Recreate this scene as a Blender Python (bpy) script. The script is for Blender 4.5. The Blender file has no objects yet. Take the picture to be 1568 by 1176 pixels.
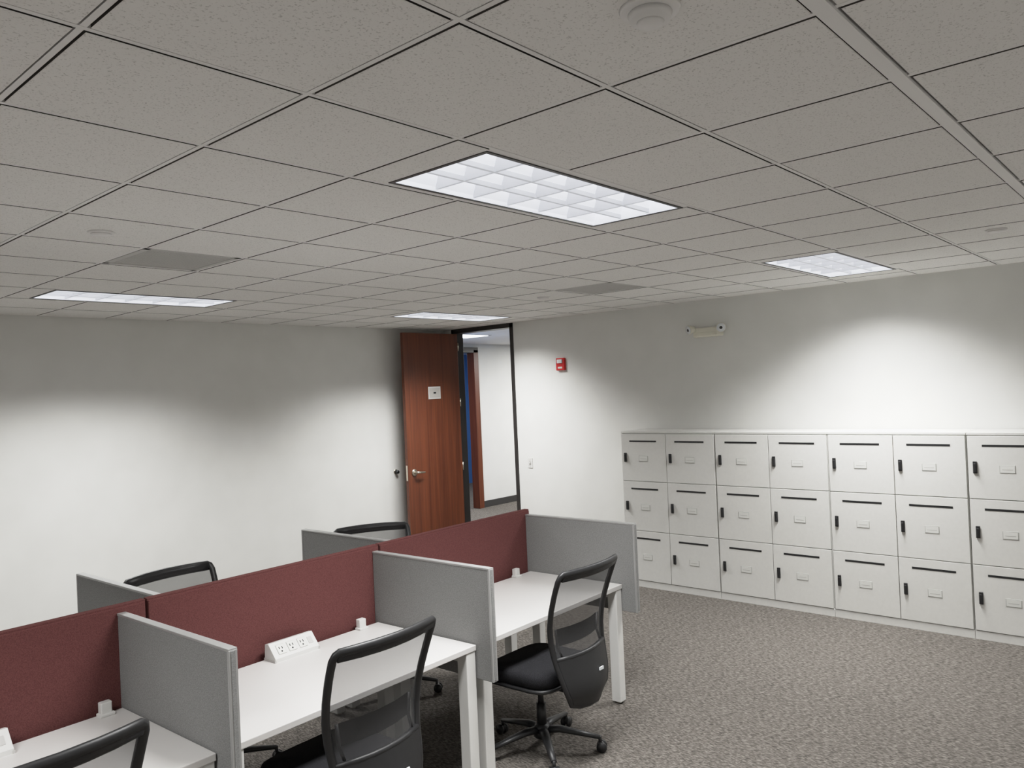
import bpy, bmesh, math, random
from mathutils import Vector, Matrix
random.seed(3)
H=1.986; ZC=2.779
X0,PX=1.1965,0.548
Y0,PY=1.163,0.560
XW,YW=6.988,7.319
XMIN,YMIN=-2.7,-3.6
scene=bpy.context.scene

# ------------------------------------------------------------ materials
def mat(name,col,rough=0.6,metal=0.0,spec=0.5):
    m=bpy.data.materials.new(name); m.use_nodes=True
    b=m.node_tree.nodes["Principled BSDF"]
    b.inputs["Base Color"].default_value=(*col,1); b.inputs["Roughness"].default_value=rough
    b.inputs["Metallic"].default_value=metal; b.inputs["Specular IOR Level"].default_value=spec
    return m
def nodes(m): return m.node_tree.nodes, m.node_tree.links, m.node_tree.nodes["Principled BSDF"]
def noise_col(m,c1,c2,scale,lo=0.35,hi=0.65,detail=2,mapping=None,bump=0,bdist=0.002):
    n,l,b=nodes(m)
    tc=n.new("ShaderNodeTexCoord"); mp=n.new("ShaderNodeMapping"); l.new(tc.outputs["Object"],mp.inputs[0])
    if mapping: mp.inputs["Scale"].default_value=mapping
    t=n.new("ShaderNodeTexNoise"); t.inputs["Scale"].default_value=scale; t.inputs["Detail"].default_value=detail
    l.new(mp.outputs[0],t.inputs["Vector"])
    r=n.new("ShaderNodeValToRGB"); r.color_ramp.elements[0].position=lo; r.color_ramp.elements[1].position=hi
    r.color_ramp.elements[0].color=(*c1,1); r.color_ramp.elements[1].color=(*c2,1)
    l.new(t.outputs["Fac"],r.inputs[0]); l.new(r.outputs[0],b.inputs["Base Color"])
    if bump:
        bp=n.new("ShaderNodeBump"); bp.inputs["Strength"].default_value=bump; bp.inputs["Distance"].default_value=bdist
        l.new(t.outputs["Fac"],bp.inputs["Height"]); l.new(bp.outputs[0],b.inputs["Normal"])
    return m
M_wall=noise_col(mat("wall_paint",(.8,.8,.8),.85,spec=.2),(.705,.705,.68),(.735,.735,.71),3,bump=0)
M_ceil_tile=mat("ceiling_tile",(.6,.58,.55),.95,spec=.1)
noise_col(M_ceil_tile,(.55,.54,.52),(.80,.79,.77),170,.30,.42,2,bump=.12,bdist=.001)
M_tedge_shade=mat("ceiling_tile_edge_shade",(.03,.028,.026),.95,spec=.05)  # near-black colour stands in for the shadow line on Y-facing tile edges
M_tedge_halfshade=mat("ceiling_tile_edge_halfshade",(.07,.065,.06),.95,spec=.05)  # X-facing tile edges: weaker shade put into the colour, same tile
M_tee=mat("ceiling_tee",(.78,.77,.76),.6,spec=.3)
M_dark=mat("plenum_dark",(.02,.02,.02),.9,spec=.1)
M_white=mat("white_metal",(.66,.655,.635),.45)
M_locker=noise_col(mat("locker_paint",(.7,.7,.68),.5),(.635,.63,.605),(.655,.65,.625),40)
M_lab=mat("label_holder",(.66,.66,.63),.4)
M_labedge=mat("label_edge",(.42,.42,.40),.5)
M_black=mat("black_plastic",(.012,.012,.013),.45)
M_blackm=mat("black_metal_frame",(.02,.018,.017),.4)
M_top=mat("desk_laminate",(.64,.625,.61),.38)
M_topedge=mat("desk_edge_band",(.50,.49,.475),.5)
M_grey=noise_col(mat("grey_fabric",(.3,.3,.3),.95,spec=.1),(.175,.175,.172),(.262,.262,.258),260,.35,.65,3,bump=.2,bdist=.001)
M_trim=mat("panel_trim",(.36,.36,.355),.45,metal=.3)
M_red=noise_col(mat("burgundy_fabric",(.15,.03,.03),.95,spec=.1),(.092,.034,.033),(.136,.053,.050),260,.35,.65,3,bump=.2,bdist=.001)
M_chrome=mat("satin_nickel",(.64,.59,.50),.28,metal=1)
M_fire=mat("fire_alarm_red",(.55,.02,.02),.4)
M_cream=mat("cream_plastic",(.74,.72,.62),.45)
M_lens=mat("clear_lens",(.75,.78,.8),.15)
M_sign=mat("sign_plate",(.50,.48,.45),.5)
M_seat=noise_col(mat("black_seat_fabric",(.015,.015,.017),.95,spec=.15),(.008,.008,.009),(.022,.022,.025),300,bump=.2,bdist=.001)
M_blue=mat("blue_wall_paint",(.06,.17,.42),.85)
M_base=mat("vinyl_base",(.035,.033,.032),.6)
M_carpet=mat("carpet",(.2,.18,.16),1.0,spec=.05)
n,l,b=nodes(M_carpet)
tc=n.new("ShaderNodeTexCoord"); mp=n.new("ShaderNodeMapping"); l.new(tc.outputs["Object"],mp.inputs[0]); mp.inputs["Rotation"].default_value=(0,0,.12); mp.inputs["Scale"].default_value=(130,40,60)
t1=n.new("ShaderNodeTexNoise"); t1.inputs["Scale"].default_value=1.0; t1.inputs["Detail"].default_value=1.5; t1.inputs["Distortion"].default_value=.7; l.new(mp.outputs[0],t1.inputs["Vector"])
r1=n.new("ShaderNodeValToRGB"); e=r1.color_ramp.elements; e[0].position=.32; e[0].color=(.055,.050,.045,1); e[1].position=.70; e[1].color=(.200,.182,.165,1)
x=r1.color_ramp.elements.new(.5); x.color=(.106,.096,.086,1)
l.new(t1.outputs["Fac"],r1.inputs[0]); l.new(r1.outputs[0],b.inputs["Base Color"])
bp=n.new("ShaderNodeBump"); bp.inputs["Strength"].default_value=.4; bp.inputs["Distance"].default_value=.003; l.new(t1.outputs["Fac"],bp.inputs["Height"]); l.new(bp.outputs[0],b.inputs["Normal"])
def wood(name,c1,c2):
    m=mat(name,c1,.42); n,l,b=nodes(m)
    tc=n.new("ShaderNodeTexCoord"); mp=n.new("ShaderNodeMapping"); mp.inputs["Scale"].default_value=(14,14,.45); l.new(tc.outputs["Object"],mp.inputs[0])
    t=n.new("ShaderNodeTexNoise"); t.inputs["Scale"].default_value=2.2; t.inputs["Detail"].default_value=7; t.inputs["Distortion"].default_value=.4; l.new(mp.outputs[0],t.inputs["Vector"])
    r=n.new("ShaderNodeValToRGB"); r.color_ramp.elements[0].position=.25; r.color_ramp.elements[1].position=.75
    r.color_ramp.elements[0].color=(*c1,1); r.color_ramp.elements[1].color=(*c2,1); l.new(t.outputs["Fac"],r.inputs[0]); l.new(r.outputs[0],b.inputs["Base Color"])
    return m
M_wood=wood("cherry_wood",(.076,.019,.008),(.155,.043,.016))
M_mesh=bpy.data.materials.new("chair_mesh"); M_mesh.use_nodes=True
n,l,b=nodes(M_mesh); b.inputs["Base Color"].default_value=(.05,.05,.052,1); b.inputs["Roughness"].default_value=.8
tr=n.new("ShaderNodeBsdfTransparent"); mx=n.new("ShaderNodeMixShader"); mx.inputs[0].default_value=.62
l.new(tr.outputs[0],mx.inputs[1]); l.new(b.outputs[0],mx.inputs[2]); l.new(mx.outputs[0],n["Material Output"].inputs["Surface"])
def emis(name,col,s,base=(.8,.8,.8)):
    m=mat(name,base,.5); b=m.node_tree.nodes["Principled BSDF"]
    b.inputs["Emission Color"].default_value=(*col,1); b.inputs["Emission Strength"].default_value=s; return m
M_lamp=emis("troffer_lamp_glow",(.96,.98,1.0),4.5)
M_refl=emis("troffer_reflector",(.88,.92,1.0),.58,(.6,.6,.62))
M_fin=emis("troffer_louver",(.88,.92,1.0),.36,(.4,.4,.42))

# ------------------------------------------------------------ mesh builder
class MB:
    def __init__(s): s.bm=bmesh.new(); s.mats=[]
    def mi(s,m):
        if m not in s.mats: s.mats.append(m)
        return s.mats.index(m)
    def _merge(s,b,m,smooth=False,M=None):
        if M is not None: bmesh.ops.transform(b,matrix=M,verts=b.verts)
        i=s.mi(m); vs={}
        for v in b.verts: vs[v]=s.bm.verts.new(v.co)
        for f in b.faces:
            try:
                nf=s.bm.faces.new([vs[v] for v in f.verts]); nf.material_index=i; nf.smooth=smooth
            except ValueError: pass
        b.free()
    def box(s,lo,hi,m,bev=0,seg=2,M=None,smooth=False):
        b=bmesh.new(); bmesh.ops.create_cube(b,size=1)
        lo=Vector(lo);hi=Vector(hi); c=(lo+hi)/2; d=hi-lo
        for v in b.verts: v.co=Vector((v.co.x*d.x+c.x,v.co.y*d.y+c.y,v.co.z*d.z+c.z))
        if bev: bmesh.ops.bevel(b,geom=list(b.edges),offset=bev,segments=seg,affect='EDGES',profile=.5)
        s._merge(b,m,smooth,M)
    def cyl(s,p0,p1,r0,r1,m,seg=20,bev=0,smooth=True,M=None):
        p0=Vector(p0);p1=Vector(p1); b=bmesh.new(); L=(p1-p0).length
        bmesh.ops.create_cone(b,cap_ends=True,segments=seg,radius1=r0,radius2=r1,depth=L)
        if bev: bmesh.ops.bevel(b,geom=[e for e in b.edges if len(e.link_faces)==2 and any(len(f.verts)>4 for f in e.link_faces)],offset=bev,segments=2,affect='EDGES')
        q=(p1-p0).to_track_quat('Z','Y').to_matrix().to_4x4()
        T=Matrix.Translation((p0+p1)/2)@q
        bmesh.ops.transform(b,matrix=T,verts=b.verts)
        s._merge(b,m,smooth,M)
    def tube(s,pts,a,bb,m,closed=False,up=Vector((0,1,0)),seg=10):
        pts=[Vector(p) for p in pts]; n=len(pts); rings=[]; i=s.mi(m)
        for k,p in enumerate(pts):
            if closed: t=pts[(k+1)%n]-pts[k-1]
            else: t=pts[min(k+1,n-1)]-pts[max(k-1,0)]
            t.normalize(); side=t.cross(up).normalized(); u2=side.cross(t).normalized()
            aa=a[k] if isinstance(a,(list,tuple)) else a; b2=bb[k] if isinstance(bb,(list,tuple)) else bb
            rings.append([s.bm.verts.new(p+side*aa*math.cos(2*math.pi*j/seg)+u2*b2*math.sin(2*math.pi*j/seg)) for j in range(seg)])
        for k in range(n if closed else n-1):
            A=rings[k];B=rings[(k+1)%n]
            for j in range(seg):
                f=s.bm.faces.new([A[j],A[(j+1)%seg],B[(j+1)%seg],B[j]]); f.material_index=i; f.smooth=True
        if not closed:
            for R in (rings[0][::-1],rings[-1]):
                f=s.bm.faces.new(R); f.material_index=i
    def grid(s,rows,m,thick=0):
        i=s.mi(m); V=[[s.bm.verts.new(p) for p in r] for r in rows]
        for a in range(len(V)-1):
            for c in range(len(V[0])-1):
                f=s.bm.faces.new([V[a][c],V[a][c+1],V[a+1][c+1],V[a+1][c]]); f.material_index=i; f.smooth=True
        return V
    def done(s,name,loc=(0,0,0),rot=0):
        bmesh.ops.recalc_face_normals(s.bm,faces=s.bm.faces)
        me=bpy.data.meshes.new(name); s.bm.to_mesh(me); s.bm.free()
        for m in s.mats: me.materials.append(m)
        return put(name,me,loc,rot)
WS_ROT=None
def put(name,me,loc=(0,0,0),rot=0):
    loc=Vector(loc)
    if WS_ROT is not None:
        pv=Vector((2.765,3.08,0)); R=Matrix.Rotation(WS_ROT,3,'Z'); loc=pv+R@(loc-pv); rot+=WS_ROT
    o=bpy.data.objects.new(name,me); bpy.context.collection.objects.link(o); o.location=loc; o.rotation_euler=(0,0,rot); return o

# ------------------------------------------------------------ room shell
CX1,CY1=14.0,13.0
b=MB(); b.box((XMIN-.15,YMIN-.15,-.12),(CX1+.15,CY1+.15,0),M_carpet); b.done("floor")
T=.14
b=MB(); b.box((XMIN-T,YW,0),(XW,YW+T,ZC+.25),M_wall); b.done("wall_left")
DY0,DY1=6.15,7.135
DTOP=2.755
b=MB(); b.box((XW,YMIN-T,0),(XW+T,DY0,ZC+.25),M_wall); b.box((XW,DY1,0),(XW+T,YW+T,ZC+.25),M_wall); b.box((XW,DY0,DTOP),(XW+T,DY1,ZC+.25),M_wall); b.done("wall_right")
b=MB(); b.box((XMIN-T,YMIN-T,0),(XW,YMIN,ZC+.25),M_wall); b.done("wall_rear")
b=MB(); b.box((XMIN-T,YMIN,0),(XMIN,YW,ZC+.25),M_wall); b.done("wall_side")
b=MB(); b.box((XMIN,YW-.012,0),(XW,YW,.10),M_base,bev=.003); b.done("baseboard_left")
b=MB(); b.box((XW-.012,YMIN,0),(XW,DY0-.03,.10),M_base,bev=.003); b.done("baseboard_right")
CW=9.28; CH=2.68; CJ=9.62
b=MB(); b.box((CJ,CW,0),(CX1,CW+.12,ZC+.25),M_wall); b.box((XW+T,CW,0),(8.35,CW+.12,ZC+.25),M_wall); b.box((8.35,CW,CH),(CJ,CW+.12,ZC+.25),M_wall); b.done("wall_corridor")
b=MB(); b.box((CX1,2,0),(CX1+.1,CY1,ZC+.25),M_wall); b.box((XW+T,2,0),(CX1,2.1,ZC+.25),M_wall); b.done("wall_corridor_end")
b=MB(); b.box((XW+T,12.0,0),(12.5,12.1,ZC+.25),M_blue); b.box((12.5,CW+.12,0),(12.6,12.1,ZC+.25),M_blue); b.box((XW+T-.1,YW+T,0),(XW+T,12.1,ZC+.25),M_blue); b.done("wall_far_office")
b=MB(); b.box((CJ+.01,CW-.012,0),(CX1,CW,.11),M_base,bev=.003); b.done("baseboard_corridor")
b=MB(); b.box((CJ-.11,CW-.03,0),(CJ,CW+.13,CH),M_wood,bev=.004); b.box((8.35,CW-.03,0),(8.45,CW+.15,CH),M_wood,bev=.004); b.box((8.35,CW-.03,CH-.05),(CJ,CW+.15,CH+.04),M_blackm,bev=.004); b.done("trim_1")
b=MB(); b.box((XW+T,2,ZC),(CX1,CY1,ZC+.05),M_tee); b.done("ceiling_corridor")

# door frame
b=MB()
for y0,y1 in ((DY0-.02,DY0+.03),(DY1-.014,DY1+.03)):
    b.box((XW-.012,y0,0),(XW+T+.012,y1,DTOP+.012),M_blackm,bev=.003)
b.box((XW-.012,DY0-.02,DTOP-.035),(XW+T+.012,DY1+.03,DTOP+.018),M_blackm,bev=.003)
b.box((XW+.05,DY0+.03,0),(XW+.065,DY0+.045,DTOP-.035),M_blackm)
b.done("door_frame")
LX0,LX1=6.075,6.972; LY=7.058
b=MB(); b.box((LX0,LY,.012),(LX1,LY+.045,DTOP-.045),M_wood,bev=.002)
for z in (.25,1.05,1.85,2.55): b.cyl((LX1+.005,LY-.002,z-.05),(LX1+.005,LY-.002,z+.05),.007,.007,M_chrome,10)
hx,hz=LX0+.09,1.053
for sgn in (-1,1):
    yb=LY if sgn<0 else LY+.045
    b.cyl((hx,yb,hz),(hx,yb+sgn*.014,hz),.042,.038,M_chrome,28)
    b.cyl((hx,yb,hz),(hx,yb+sgn*.060,hz),.015,.015,M_chrome,16)
    b.tube([(hx-.012,yb+sgn*.060,hz),(hx+.03,yb+sgn*.066,hz+.002),(hx+.075,yb+sgn*.064,hz-.002),(hx+.125,yb+sgn*.055,hz-.006)],[.016,.014,.011,.010],[.012,.010,.009,.008],M_chrome)
b.box((LX0-.002,LY+.010,hz-.09),(LX0+.002,LY+.035,hz+.09),M_chrome)
b.box((6.44,LY-.008,1.91),(6.64,LY,2.06),M_white,bev=.002); b.box((6.455,LY-.011,1.925),(6.625,LY-.007,2.045),M_sign); b.box((6.52,LY-.013,1.975),(6.56,LY-.010,1.995),M_black)
b.done("door_1")
b=MB(); b.cyl((6.10,YW-.008,1.06),(6.10,YW,1.06),.03,.03,M_chrome,20); b.cyl((6.10,YW-.05,1.06),(6.10,YW-.008,1.06),.02,.025,M_black,20); b.done("wall_door_bumper")

# ------------------------------------------------------------ ceiling
lightcells=[(k,j) for k in (-5,1,7) for j in (-6,1,8)]
skip=set()
for k,j in lightcells:
    for d in range(3): skip.add((k+d,j))
vents=[(1,5),(7,4)]
skip|=set(vents)
def ylin(j): return Y0+PY*j-(.014 if j<0 else 0)
b=MB()
def tile(x0,x1,y0,y1):
    z=ZC; bev=.002; dr=.006
    i=b.mi(M_ceil_tile); ie=b.mi(M_tedge_shade); ie2=b.mi(M_tedge_halfshade); bm=b.bm
    x0=max(x0,XMIN-.05);x1=min(x1,XW+.01);y0=max(y0,YMIN-.05);y1=min(y1,YW+.01)
    if x1-x0<.03 or y1-y0<.03: return
    lo=[bm.verts.new(p) for p in ((x0+bev,y0+bev,z-dr),(x1-bev,y0+bev,z-dr),(x1-bev,y1-bev,z-dr),(x0+bev,y1-bev,z-dr))]
    mi=[bm.verts.new(p) for p in ((x0,y0,z-dr+.0015),(x1,y0,z-dr+.0015),(x1,y1,z-dr+.0015),(x0,y1,z-dr+.0015))]
    hi=[bm.verts.new(p) for p in ((x0,y0,z+.016),(x1,y0,z+.016),(x1,y1,z+.016),(x0,y1,z+.016))]
    f=bm.faces.new(lo);f.material_index=i
    for A,B,ii in ((lo,mi,i),(mi,hi,-1)):
        for q in range(4):
            f=bm.faces.new([A[q],A[(q+1)%4],B[(q+1)%4],B[q]]);f.material_index=ii if ii>=0 else (ie if q%2==0 else ie2)  # edge shade coloured in by facing direction
g=.013
for k in range(-8,12):
    for j in range(-10,12):
        if (k,j) in skip: continue
        y0=ylin(j)+(.027 if j==-1 else g); y1=ylin(j+1)-(.027 if j+1==-1 else g)
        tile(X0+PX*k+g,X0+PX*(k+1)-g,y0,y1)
LLEN,LWID=1.262,.466
fix=[]
for k,j in lightcells:
    xs=X0+PX*k; xe=xs+3*PX; ys=ylin(j); ye=ylin(j+1)
    lx0=xs+.178; lx1=lx0+LLEN
    if k==7: lx0-=.03; lx1-=.03
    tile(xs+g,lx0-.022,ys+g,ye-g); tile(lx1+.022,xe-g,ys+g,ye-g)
    fix.append((lx0,lx1,(ys+ye)/2-LWID/2,(ys+ye)/2+LWID/2,ys,ye))
tw=.0075
for k in range(-8,12):
    x=X0+PX*k
    if not(XMIN<x<XW): continue
    for j in range(-10,12):
        if (k-1,j) in skip and (k,j) in skip and (k-1,j) not in vents and (k,j) not in vents: continue
        y0=max(ylin(j),YMIN);y1=min(ylin(j+1),YW)
        if y1>y0: b.box((x-tw,y0,ZC-.003),(x+tw,y1,ZC+.02),M_tee)
for j in range(-10,12):
    y=ylin(j)
    if not(YMIN<y<YW): continue
    w=.020 if j==-1 else tw
    b.box((XMIN,y-w,ZC-(.010 if j==-1 else .0035)),(XW,y+w,ZC+.02),M_tee)
for lo,hi in (((XMIN,YW-.022,ZC-.002),(XW,YW,ZC+.02)),((XW-.022,YMIN,ZC-.002),(XW,YW,ZC+.02)),((XMIN,YMIN,ZC-.002),(XW,YMIN+.022,ZC+.02)),((XMIN,YMIN,ZC-.002),(XMIN+.022,YW,ZC+.02))):
    b.box(lo,hi,M_tee)
b.box((XMIN-T,YMIN-T,ZC+.16),(XW+T,YW+T,ZC+.2),M_dark)
b.done("ceiling")

# troffers
def troffer(x0,x1,y0,y1,ys,ye):
    b=MB(); cx=(x0+x1)/2; cy=(y0+y1)/2; L=(x1-x0)/2; W=(y1-y0)/2
    def ring(hx0,hy0,hx1,hy1,z0,z1,m):
        b.box((-hx1,-hy1,z0),(hx1,-hy0,z1),m); b.box((-hx1,hy0,z0),(hx1,hy1,z1),m)
        b.box((-hx1,-hy0,z0),(-hx0,hy0,z1),m); b.box((hx0,-hy0,z0),(hx1,hy0,z1),m)
    ring(L+.003,W+.003,L+.019,W+.018,-.007,.02,M_blackm)
    ring(L+.019,W+.018,L+.022,(ye-ys)/2-.0085,-.003,.02,M_tee)
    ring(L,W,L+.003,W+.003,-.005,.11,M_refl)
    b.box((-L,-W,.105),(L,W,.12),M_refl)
    nr,nc=3,6
    for r in range(nr):
        ya=-W+2*W*r/nr; yb=ya+2*W/nr
        rows=[]
        for q in range(9):
            t=q/8; y=ya+(yb-ya)*t; z=.012+.085*math.sin(math.pi*t)**.6
            rows.append([Vector((-L,y,z)),Vector((L,y,z))])
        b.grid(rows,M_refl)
        b.cyl((-L,(ya+yb)/2,.075),(L,(ya+yb)/2,.075),.013,.013,M_lamp,12)
    for r in range(1,nr):
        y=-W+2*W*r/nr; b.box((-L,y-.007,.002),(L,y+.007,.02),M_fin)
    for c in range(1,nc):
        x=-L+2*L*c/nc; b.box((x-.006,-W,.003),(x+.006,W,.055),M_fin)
    return b.done("ceiling_light",(cx,cy,ZC))
POWER=76
for f in fix:
    o=troffer(*f)
    ld=bpy.data.lights.new("lamp_output","AREA"); ld.shape='RECTANGLE'; ld.size=LLEN-.02; ld.size_y=LWID-.02; ld.energy=POWER; ld.color=(.99,.99,.98); ld.spread=math.radians(127)
    lo=bpy.data.objects.new("lamp_output",ld); bpy.context.collection.objects.link(lo); lo.parent=o; lo.location=(0,0,.001)
for (x,y,e) in ((7.80,7.95,90),(11.2,7.5,170),(9.8,10.8,60)):
    b=MB(); b.box((-.50,-.25,-.006),(.50,.25,.02),M_tee,bev=.003); b.box((-.47,-.22,-.010),(.47,.22,-.004),M_lamp)
    o=b.done("corridor_ceiling_light",(x,y,ZC))
    ld=bpy.data.lights.new("lamp_output","AREA"); ld.shape='RECTANGLE'; ld.size=.9; ld.size_y=.4; ld.energy=e; ld.color=(1,.99,.96)
    lo=bpy.data.objects.new("lamp_output",ld); bpy.context.collection.objects.link(lo); lo.parent=o; lo.location=(0,0,-.02)

# air grilles
M_grille=mat("vent_grey",(.48,.47,.455),.6)
for k,j in vents:
    b=MB(); w=PX/2-.012; h=PY/2-.012
    b.box((-w,-h,.012),(w,h,.02),M_dark)
    for (lo,hi) in (((-w,-h,-.004),(w,-h+.03,.012)),((-w,h-.03,-.004),(w,h,.012)),((-w,-h,-.004),(-w+.03,h,.012)),((w-.03,-h,-.004),(w,h,.012))): b.box(lo,hi,M_grille)
    n_=34
    for q in range(n_):
        x=-w+.03+(2*w-.06)*(q+.5)/n_; b.box((x-.0045,-h+.03,-.002),(x+.0045,h-.03,.003),M_grille)
        y=-h+.03+(2*h-.06)*(q+.5)/n_; b.box((-w+.03,y-.0043,-.001),(w-.03,y+.0043,.003),M_grille)
    b.done("air_vent_grille",(X0+PX*(k+.5),ylin(j)+PY/2,ZC))
for (x,y,r,nm) in ((1.45,.85,.058,"smoke_detector"),(1.44,3.70,.05,"sprinkler_cover"),(5.19,.87,.05,"sprinkler_cover"),(5.31,4.29,.05,"sprinkler_cover")):
    b=MB(); z=ZC-.0062
    b.cyl((0,0,-.008),(0,0,0),r*1.05,r*1.12,M_tee,32)
    if nm=="smoke_detector":
        b.cyl((0,0,-.028),(0,0,-.008),r*.72,r*.82,M_tee,32,bev=.003); b.cyl((0,0,-.034),(0,0,-.028),r*.45,r*.5,M_tee,24)
    else: b.cyl((0,0,-.014),(0,0,-.008),r*.85,r*.9,M_tee,32,bev=.002)
    b.done(nm,(x,y,z))

# ------------------------------------------------------------ lockers
LC=6.552; LY0,LW,LT=4.389,1.012,1.514
def locker():
    b=MB(); D=XW-.016-LC; W=LW-.003
    b.box((.006,-W,.06),(D,0,LT),M_locker,bev=.002)
    b.box((-.006,-W,0),(D,0,.062),M_locker)
    b.box((-.006,-W,LT-.012),(D,0,LT+.006),M_locker,bev=.002)
    b.box((.0045,-W+.003,.06),(.007,-.003,LT-.012),M_labedge)
    zs=[.065,.55,1.033,LT-.016]
    dw=(W-.006)/2
    for r in range(3):
        z0,z1=zs[r]+.0025,zs[r+1]-.0025
        for c in range(2):
            ya=-.003-dw*c-.0025; yb=-.003-dw*(c+1)+.0025
            b.box((-.012,yb,z0),(.006,ya,z1),M_locker,bev=.002)
            w=ya-yb; h=z1-z0
            zt=z1-.072
            b.box((-.0135,ya-w*.80,zt-.007),(-.008,ya-w*.19,zt+.009),M_black)
            yc=ya-w*.5; zl=z0+h*.48
            b.box((-.0145,yc-.050,zl-.029),(-.011,yc+.050,zl+.029),M_labedge,bev=.001)
            b.box((-.0155,yc-.045,zl-.024),(-.0135,yc+.045,zl+.024),M_lab)
            b.box((-.0160,yc-.034,zl-.005),(-.0150,yc+.034,zl-.001),M_labedge)
            yh=ya-.045; zh=z0+h*.50
            b.box((-.026,yh-.013,zh-.044),(-.011,yh+.013,zh+.044),M_black,bev=.003)
            b.box((-.034,yh-.009,zh-.036),(-.022,yh+.009,zh+.030),M_black,bev=.004)
    return b
o=locker().done("locker_cabinet",(LC+.012,LY0,0)); me=o.data
for i in range(1,6): put("locker_cabinet",me,(LC+.012,LY0-LW*i,0))

# wall devices
b=MB(); b.box((-.006,-.036,-.058),(0,.036,.058),M_white,bev=.003); b.box((-.009,-.012,-.022),(-.005,.012,.022),M_labedge,bev=.001)
b.box((-.016,-.005,-.004),(-.008,.005,.012),M_white,bev=.002)
for z in (-.042,.042): b.cyl((-.008,0,z),(-.005,0,z),.004,.004,M_chrome,10)
b.done("light_switch",(XW,5.95,1.117))
b=MB(); b.box((-.035,-.058,-.070),(0,.058,.070),M_fire,bev=.006); b.box((-.050,-.035,.010),(-.034,.035,.052),M_lens,bev=.004)
b.box((-.052,-.014,.018),(-.034,.014,.044),M_white,bev=.002); b.box((-.037,-.030,-.050),(-.034,.030,-.030),M_lab)
b.done("fire_alarm_strobe",(XW,5.424,2.244))
b=MB(); b.box((-.055,-.15,-.060),(0,.15,.030),M_cream,bev=.012,seg=3); b.box((-.062,-.10,-.050),(-.05,.10,-.015),M_cream,bev=.004)
for sg in (-1,1):
    Mx=Matrix.Translation((-.07,sg*.155,.025))@Matrix.Rotation(-sg*.5,4,'Z')
    b.cyl((.03,0,0),(-.035,0,-.01),.028,.046,M_cream,24,bev=.003,M=Mx); b.cyl((-.035,0,-.01),(-.040,0,-.011),.041,.041,M_lens,24,M=Mx); b.cyl((-.038,0,-.011),(-.043,0,-.011),.016,.013,M_black,16,M=Mx)
    b.cyl((-.02,sg*.13,.0),(-.07,sg*.155,.02),.014,.014,M_cream,12)
b.done("emergency_light",(XW,3.60,2.47))

# ------------------------------------------------------------ workstations
WS_ROT=.036
YS=3.535; DX=[.005,1.38,2.765,4.13]; ZS=1.15; ZT=1.12; PB=.565
YF=2.75; DESK=.735
for (xa,xb) in ((-1.30,.08),(.085,1.488),(1.493,2.80),(2.805,4.165)):
    b=MB(); b.box((xa+.004,-.024,PB+.06),(xb-.004,.024,ZS-.008),M_red,bev=.004)
    b.box((xa+.002,-.018,ZS-.012),(xb-.002,.018,ZS),M_red,bev=.002)
    b.box((xa,-.016,PB+.04),(xb,.016,PB+.065),M_trim)
    b.done("burgundy_divider_panel",(0,YS,0))
def side(y0,y1):
    b=MB(); L=y1-y0
    b.box((-.016,.008,PB),(.016,L,ZT-.008),M_grey,bev=.003)
    b.box((-.018,0,ZT-.010),(.018,L,ZT),M_trim,bev=.002); b.box((-.018,-.001,PB),(.018,.010,ZT-.006),M_trim,bev=.002)
    b.box((-.008,-.003,PB+.01),(.008,.002,ZT-.01),M_grey)
    return b
o=side(2.65,YS-.026).done("grey_side_screen",(DX[0],2.65,0)); me=o.data
for x in DX[1:]: put("grey_side_screen",me,(x,2.65,0))
LENB=.96
b=MB(); b.box((-.016,.0,PB),(.016,LENB-.008,ZT-.008),M_grey,bev=.003); b.box((-.018,0,ZT-.010),(.018,LENB,ZT),M_trim,bev=.002); b.box((-.018,LENB-.010,PB),(.018,LENB+.001,ZT-.006),M_trim,bev=.002)
o=b.done("grey_side_screen",(.215,YS+.026,0)); me=o.data
for x in (1.618,3.02): put("grey_side_screen",me,(x,YS+.026,0))
def desk(w,depth,s):
    b=MB(); front,back=0,depth*s
    b.box((-w/2,min(front,back),DESK-.028),(w/2,max(front,back),DESK),M_top,bev=.003)
    for sx in (-1,1):
        x=sx*(w/2-.036)
        for y in (front+s*.036,back-s*.08):
            b.box((x-.032,y-.032,.012),(x+.032,y+.032,DESK-.028),M_white,bev=.004)
            b.cyl((x,y,0),(x,y,.014),.02,.02,M_chrome,16)
        ya,yb=sorted((front+s*.069,back-s*.113))
        b.box((x-.022,ya,DESK-.078),(x+.022,yb,DESK-.03),M_white)
    for y in (front+s*.11,back-s*.14):
        b.box((-w/2+.066,y-.02,DESK-.07),(w/2-.066,y+.02,DESK-.029),M_white)
    yy=sorted((back-s*.11,back-s*.03))
    b.box((-w/2+.15,yy[0],DESK-.12),(w/2-.15,yy[1],DESK-.105),M_white)
    return b
for i in range(3): desk(DX[i+1]-DX[i]-.044,YS-.055-YF,1).done("desk",((DX[i]+DX[i+1])/2,YF,0))
for xa,xb in ((.215,1.618),(1.618,3.02),(3.02,4.15)): desk(xb-xa-.044,.60,-1).done("desk",((xa+xb)/2,YS+.655,0))
def clampm():
    b=MB(); b.box((-.022,-.028,0),(.022,.004,.055),M_white,bev=.004); b.box((-.03,-.04,0),(.03,.004,.012),M_white,bev=.003); return b
me=None
for x in (1.28,2.61,3.93):
    if me is None: me=clampm().done("screen_clamp",(x,YS-.062,DESK)).data
    else: put("screen_clamp",me,(x,YS-.062,DESK))
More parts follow.
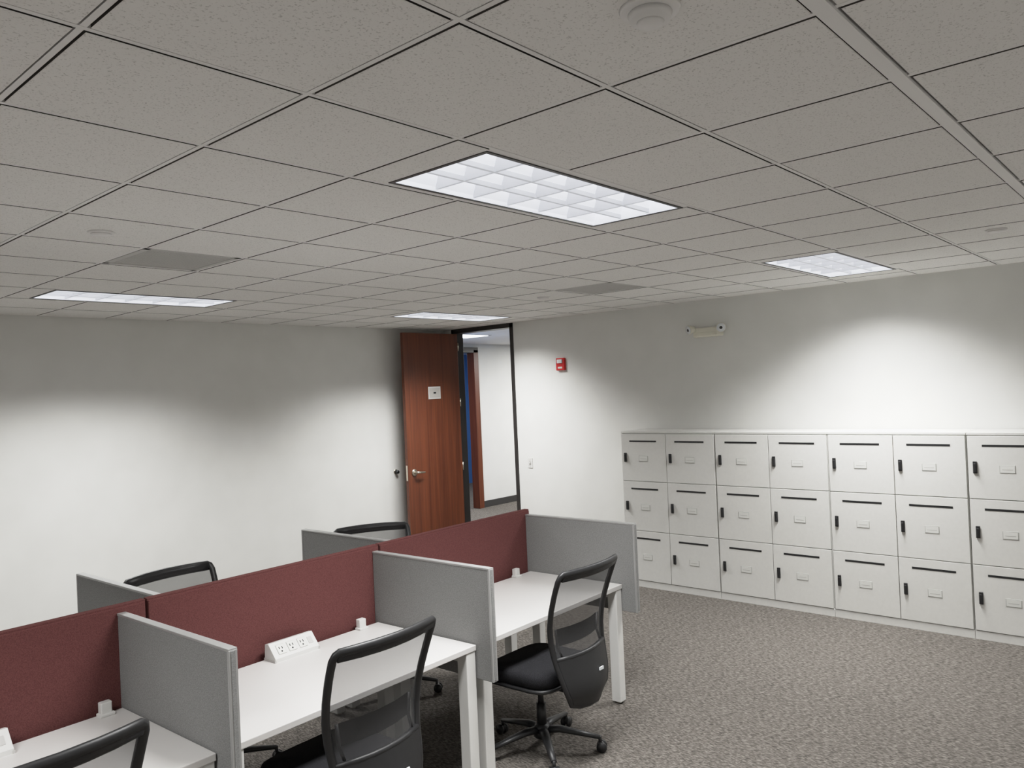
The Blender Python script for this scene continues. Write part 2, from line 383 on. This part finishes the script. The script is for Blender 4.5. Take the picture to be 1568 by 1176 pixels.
def power():
    b=MB(); Lh=.125
    i=b.mi(M_white)
    prof=[(-.045,0),(.045,0),(.040,.075),(.012,.080),(-.045,.018)]
    A=[b.bm.verts.new((-Lh,y,z)) for y,z in prof];B=[b.bm.verts.new((Lh,y,z)) for y,z in prof]
    b.bm.faces.new(A).material_index=i; b.bm.faces.new(B[::-1]).material_index=i
    for q in range(5):
        f=b.bm.faces.new([A[q],A[(q+1)%5],B[(q+1)%5],B[q]]); f.material_index=i
    ang=math.atan2(.062,.057)
    Mf=Matrix.Translation((0,-.0165,.049))@Matrix.Rotation(ang,4,'X')
    for x in (-.075,-.015,.045):
        b.box((x-.022,-.026,0),(x+.022,.026,.002),M_labedge,bev=.0008,M=Mf); b.box((x-.020,-.024,0.001),(x+.020,.024,.003),M_lab,M=Mf)
        for sx in (-.008,.008): b.box((x+sx-.002,.0,.002),(x+sx+.002,.012,.004),M_black,M=Mf)
        b.cyl((x,-.012,.002),(x,-.012,.004),.004,.004,M_black,10,M=Mf)
    b.box((.080,-.018,0),(.105,.018,.002),M_topedge,M=Mf)
    for sx in (-1,1): b.box((sx*Lh-.004,-.047,0),(sx*Lh+.004,.046,.012),M_topedge)
    return b
o=power().done("desk_power_module",(2.155,3.432,DESK),0); put("desk_power_module",o.data,(.80,3.432,DESK))
WS_ROT=None

# ------------------------------------------------------------ chairs
def interp(z,tab):
    for i in range(len(tab)-1):
        a,c=tab[i],tab[i+1]
        if a[0]<=z<=c[0]:
            t=(z-a[0])/(c[0]-a[0])
            return [a[k]+(c[k]-a[k])*t for k in range(1,len(a))]
    return list(tab[-1][1:]) if z>tab[-1][0] else list(tab[0][1:])
prof=[(.34,-.300,.12),(.40,-.318,.165),(.46,-.312,.190),(.54,-.290,.208),(.62,-.270,.220),(.70,-.262,.231),(.78,-.268,.241),(.86,-.288,.249),(.94,-.315,.255),(1.0,-.338,.258),(1.05,-.360,.259)]
def bsurf(z,u,off=0):
    y,w=interp(z,prof)
    return Vector((u*w,y+off-.05*(1-u*u),z))
def chair():
    b=MB()
    for i in range(5):
        a=math.radians(-90+36-6+72*i)
        d=Vector((math.cos(a),math.sin(a),0))
        pts=[d*.02+Vector((0,0,.115)),d*.10+Vector((0,0,.118)),d*.20+Vector((0,0,.100)),d*.315+Vector((0,0,.078))]
        b.tube(pts,[.030,.026,.021,.016],[.020,.019,.015,.011],M_black,up=Vector((0,0,1)),seg=10)
        c=d*.315; sd=Vector((-d.y,d.x,0))
        b.cyl(c+Vector((0,0,.04)),c+Vector((0,0,.085)),.009,.009,M_black,10)
        for s in (-1,1):
            b.cyl(c+sd*s*.008+Vector((0,0,.029))+d*.008,c+sd*s*.027+Vector((0,0,.029))+d*.008,.029,.027,M_black,20,bev=.003)
        b.cyl(c+sd*-.022+Vector((0,0,.035))+d*.006,c+sd*.022+Vector((0,0,.035))+d*.006,.022,.022,M_black,14)
    b.cyl((0,0,.075),(0,0,.145),.048,.040,M_black,24,bev=.004)
    b.cyl((0,0,.14),(0,0,.26),.027,.027,M_black,20); b.cyl((0,0,.25),(0,0,.37),.016,.016,M_black,16)
    b.box((-.09,-.13,.355),(.09,.12,.405),M_black,bev=.015)
    b.tube([(.08,.05,.385),(.18,.06,.385),(.24,.06,.38)],.006,.006,M_black,up=Vector((0,0,1)))
    b.box((.225,.045,.372),(.265,.075,.386),M_black,bev=.005)
    for (z0,z1,m) in ((.402,.43,M_black),(.425,.505,M_seat)):
        N=28; rings=[]
        levels=[(z0,.93),(z0+(z1-z0)*.3,.99),(z0+(z1-z0)*.7,1.0),(z0+(z1-z0)*.92,.965),(z1,.88)]
        i=b.mi(m)
        for z,s in levels:
            R=[]
            for q in range(N):
                a=2*math.pi*q/N; ca,sa=math.cos(a),math.sin(a); e=.42
                x=.245*s*abs(ca)**e*(1 if ca>0 else -1); y=.235*s*abs(sa)**e*(1 if sa>0 else -1)+.01
                zz=z-(.022*max(0,(y-.12)/.12)**2 if z>z0+.01 else 0)
                R.append(b.bm.verts.new((x,y,zz)))
            rings.append(R)
        for r in range(len(rings)-1):
            for q in range(N):
                f=b.bm.faces.new([rings[r][q],rings[r][(q+1)%N],rings[r+1][(q+1)%N],rings[r+1][q]]); f.material_index=i; f.smooth=True
        f=b.bm.faces.new(rings[0]); f.material_index=i
        c=b.bm.verts.new((0,.01,z1-.004))
        for q in range(N):
            f=b.bm.faces.new([rings[-1][q],rings[-1][(q+1)%N],c]); f.material_index=i; f.smooth=True
    loop=[]
    zs=[.36+(1.02-.36)*k/16 for k in range(17)]
    for z in zs: loop.append(bsurf(z,1))
    loop.append(bsurf(1.042,.975)); loop.append(bsurf(1.05,.93))
    for u in (.7,.4,0,-.4,-.7): loop.append(bsurf(1.05,u)+Vector((0,0,.004*(1-u*u))))
    loop.append(bsurf(1.05,-.93)); loop.append(bsurf(1.042,-.975))
    for z in zs[::-1]: loop.append(bsurf(z,-1))
    for u in (-.7,-.3,.3,.7): loop.append(bsurf(.345,u))
    b.tube(loop,.018,.013,M_black,closed=True,seg=10)
    b.tube([bsurf(1.038,u) for u in (-.95,-.6,-.3,0,.3,.6,.95)],.025,.012,M_black,seg=10)
    rows=[[bsurf(z,u) for u in (-.97,-.7,-.4,-.15,.15,.4,.7,.97)] for z in [.56+(1.03-.56)*k/14 for k in range(15)]]
    b.grid(rows,M_mesh)
    zz=[.345+(.60-.345)*k/8 for k in range(9)]
    for off in (-.012,.012):
        b.grid([[bsurf(z,u,off) for u in (-.98,-.7,-.35,0,.35,.7,.98)] for z in zz],M_black)
    b.tube([bsurf(.60,u) for u in (-.98,-.6,-.3,0,.3,.6,.98)],.014,.014,M_black,seg=8)
    b.grid([[bsurf(z,u,.02) for u in (-.8,-.4,0,.4,.8)] for z in (.66,.69,.72,.75)],M_black)
    for sx in (-.8,.8): b.tube([bsurf(.60,sx,.0),bsurf(.66,sx,.018),bsurf(.75,sx,.018)],.008,.006,M_black)
    b.box((.05,-.352,.490),(.085,-.346,.505),M_lens,M=Matrix.Translation((0,-.014,0)))
    b.tube([(0,-.05,.38),(0,-.18,.375),(0,-.28,.39),(0,-.35,.44)],[.05,.05,.045,.04],[.018,.016,.014,.012],M_black,up=Vector((0,0,1)))
    return b
b=chair(); o=b.done("office_chair",(3.30,2.81,0),math.radians(2)); cm=o.data
put("office_chair",cm,(1.93,2.79,0),math.radians(3))
put("office_chair",cm,(.725,2.74,0),math.radians(3))
put("office_chair",cm,(2.03,4.00,0),math.radians(180+7))
put("office_chair",cm,(3.33,4.15,0),math.radians(180-26))

# ------------------------------------------------------------ world / camera
w=bpy.data.worlds.new("world"); scene.world=w; w.use_nodes=True; w.node_tree.nodes["Background"].inputs[0].default_value=(.5,.5,.5,1); w.node_tree.nodes["Background"].inputs[1].default_value=.1
yaw,pit,rol=.7244,.0067,-.0439
fw=Vector((math.cos(yaw)*math.cos(pit),math.sin(yaw)*math.cos(pit),math.sin(pit)))
rt=Vector((math.sin(yaw),-math.cos(yaw),0)); up=rt.cross(fw)
r2=rt*math.cos(rol)+up*math.sin(rol); u2=-rt*math.sin(rol)+up*math.cos(rol)
cam=bpy.data.cameras.new("camera"); cam.sensor_width=36; cam.lens=36*1203.7/1568; cam.clip_start=.05
co=bpy.data.objects.new("camera",cam); bpy.context.collection.objects.link(co)
co.matrix_world=Matrix(((r2.x,u2.x,-fw.x,0),(r2.y,u2.y,-fw.y,0),(r2.z,u2.z,-fw.z,H),(0,0,0,1)))
scene.camera=co
vs=scene.view_settings
vs.view_transform='Standard'; vs.look='None'; vs.exposure=0
vs.use_curve_mapping=True
cm_=vs.curve_mapping; cm_.white_level=(2.,2.,2.); cm_.extend='HORIZONTAL'
c=cm_.curves[3]
c.points[0].location=(0,0); c.points[1].location=(1,.95)
for p in ((.05,.10),(.1,.20),(.2,.385),(.35,.61),(.5,.745),(.75,.87)): c.points.new(*p)
cm_.update()
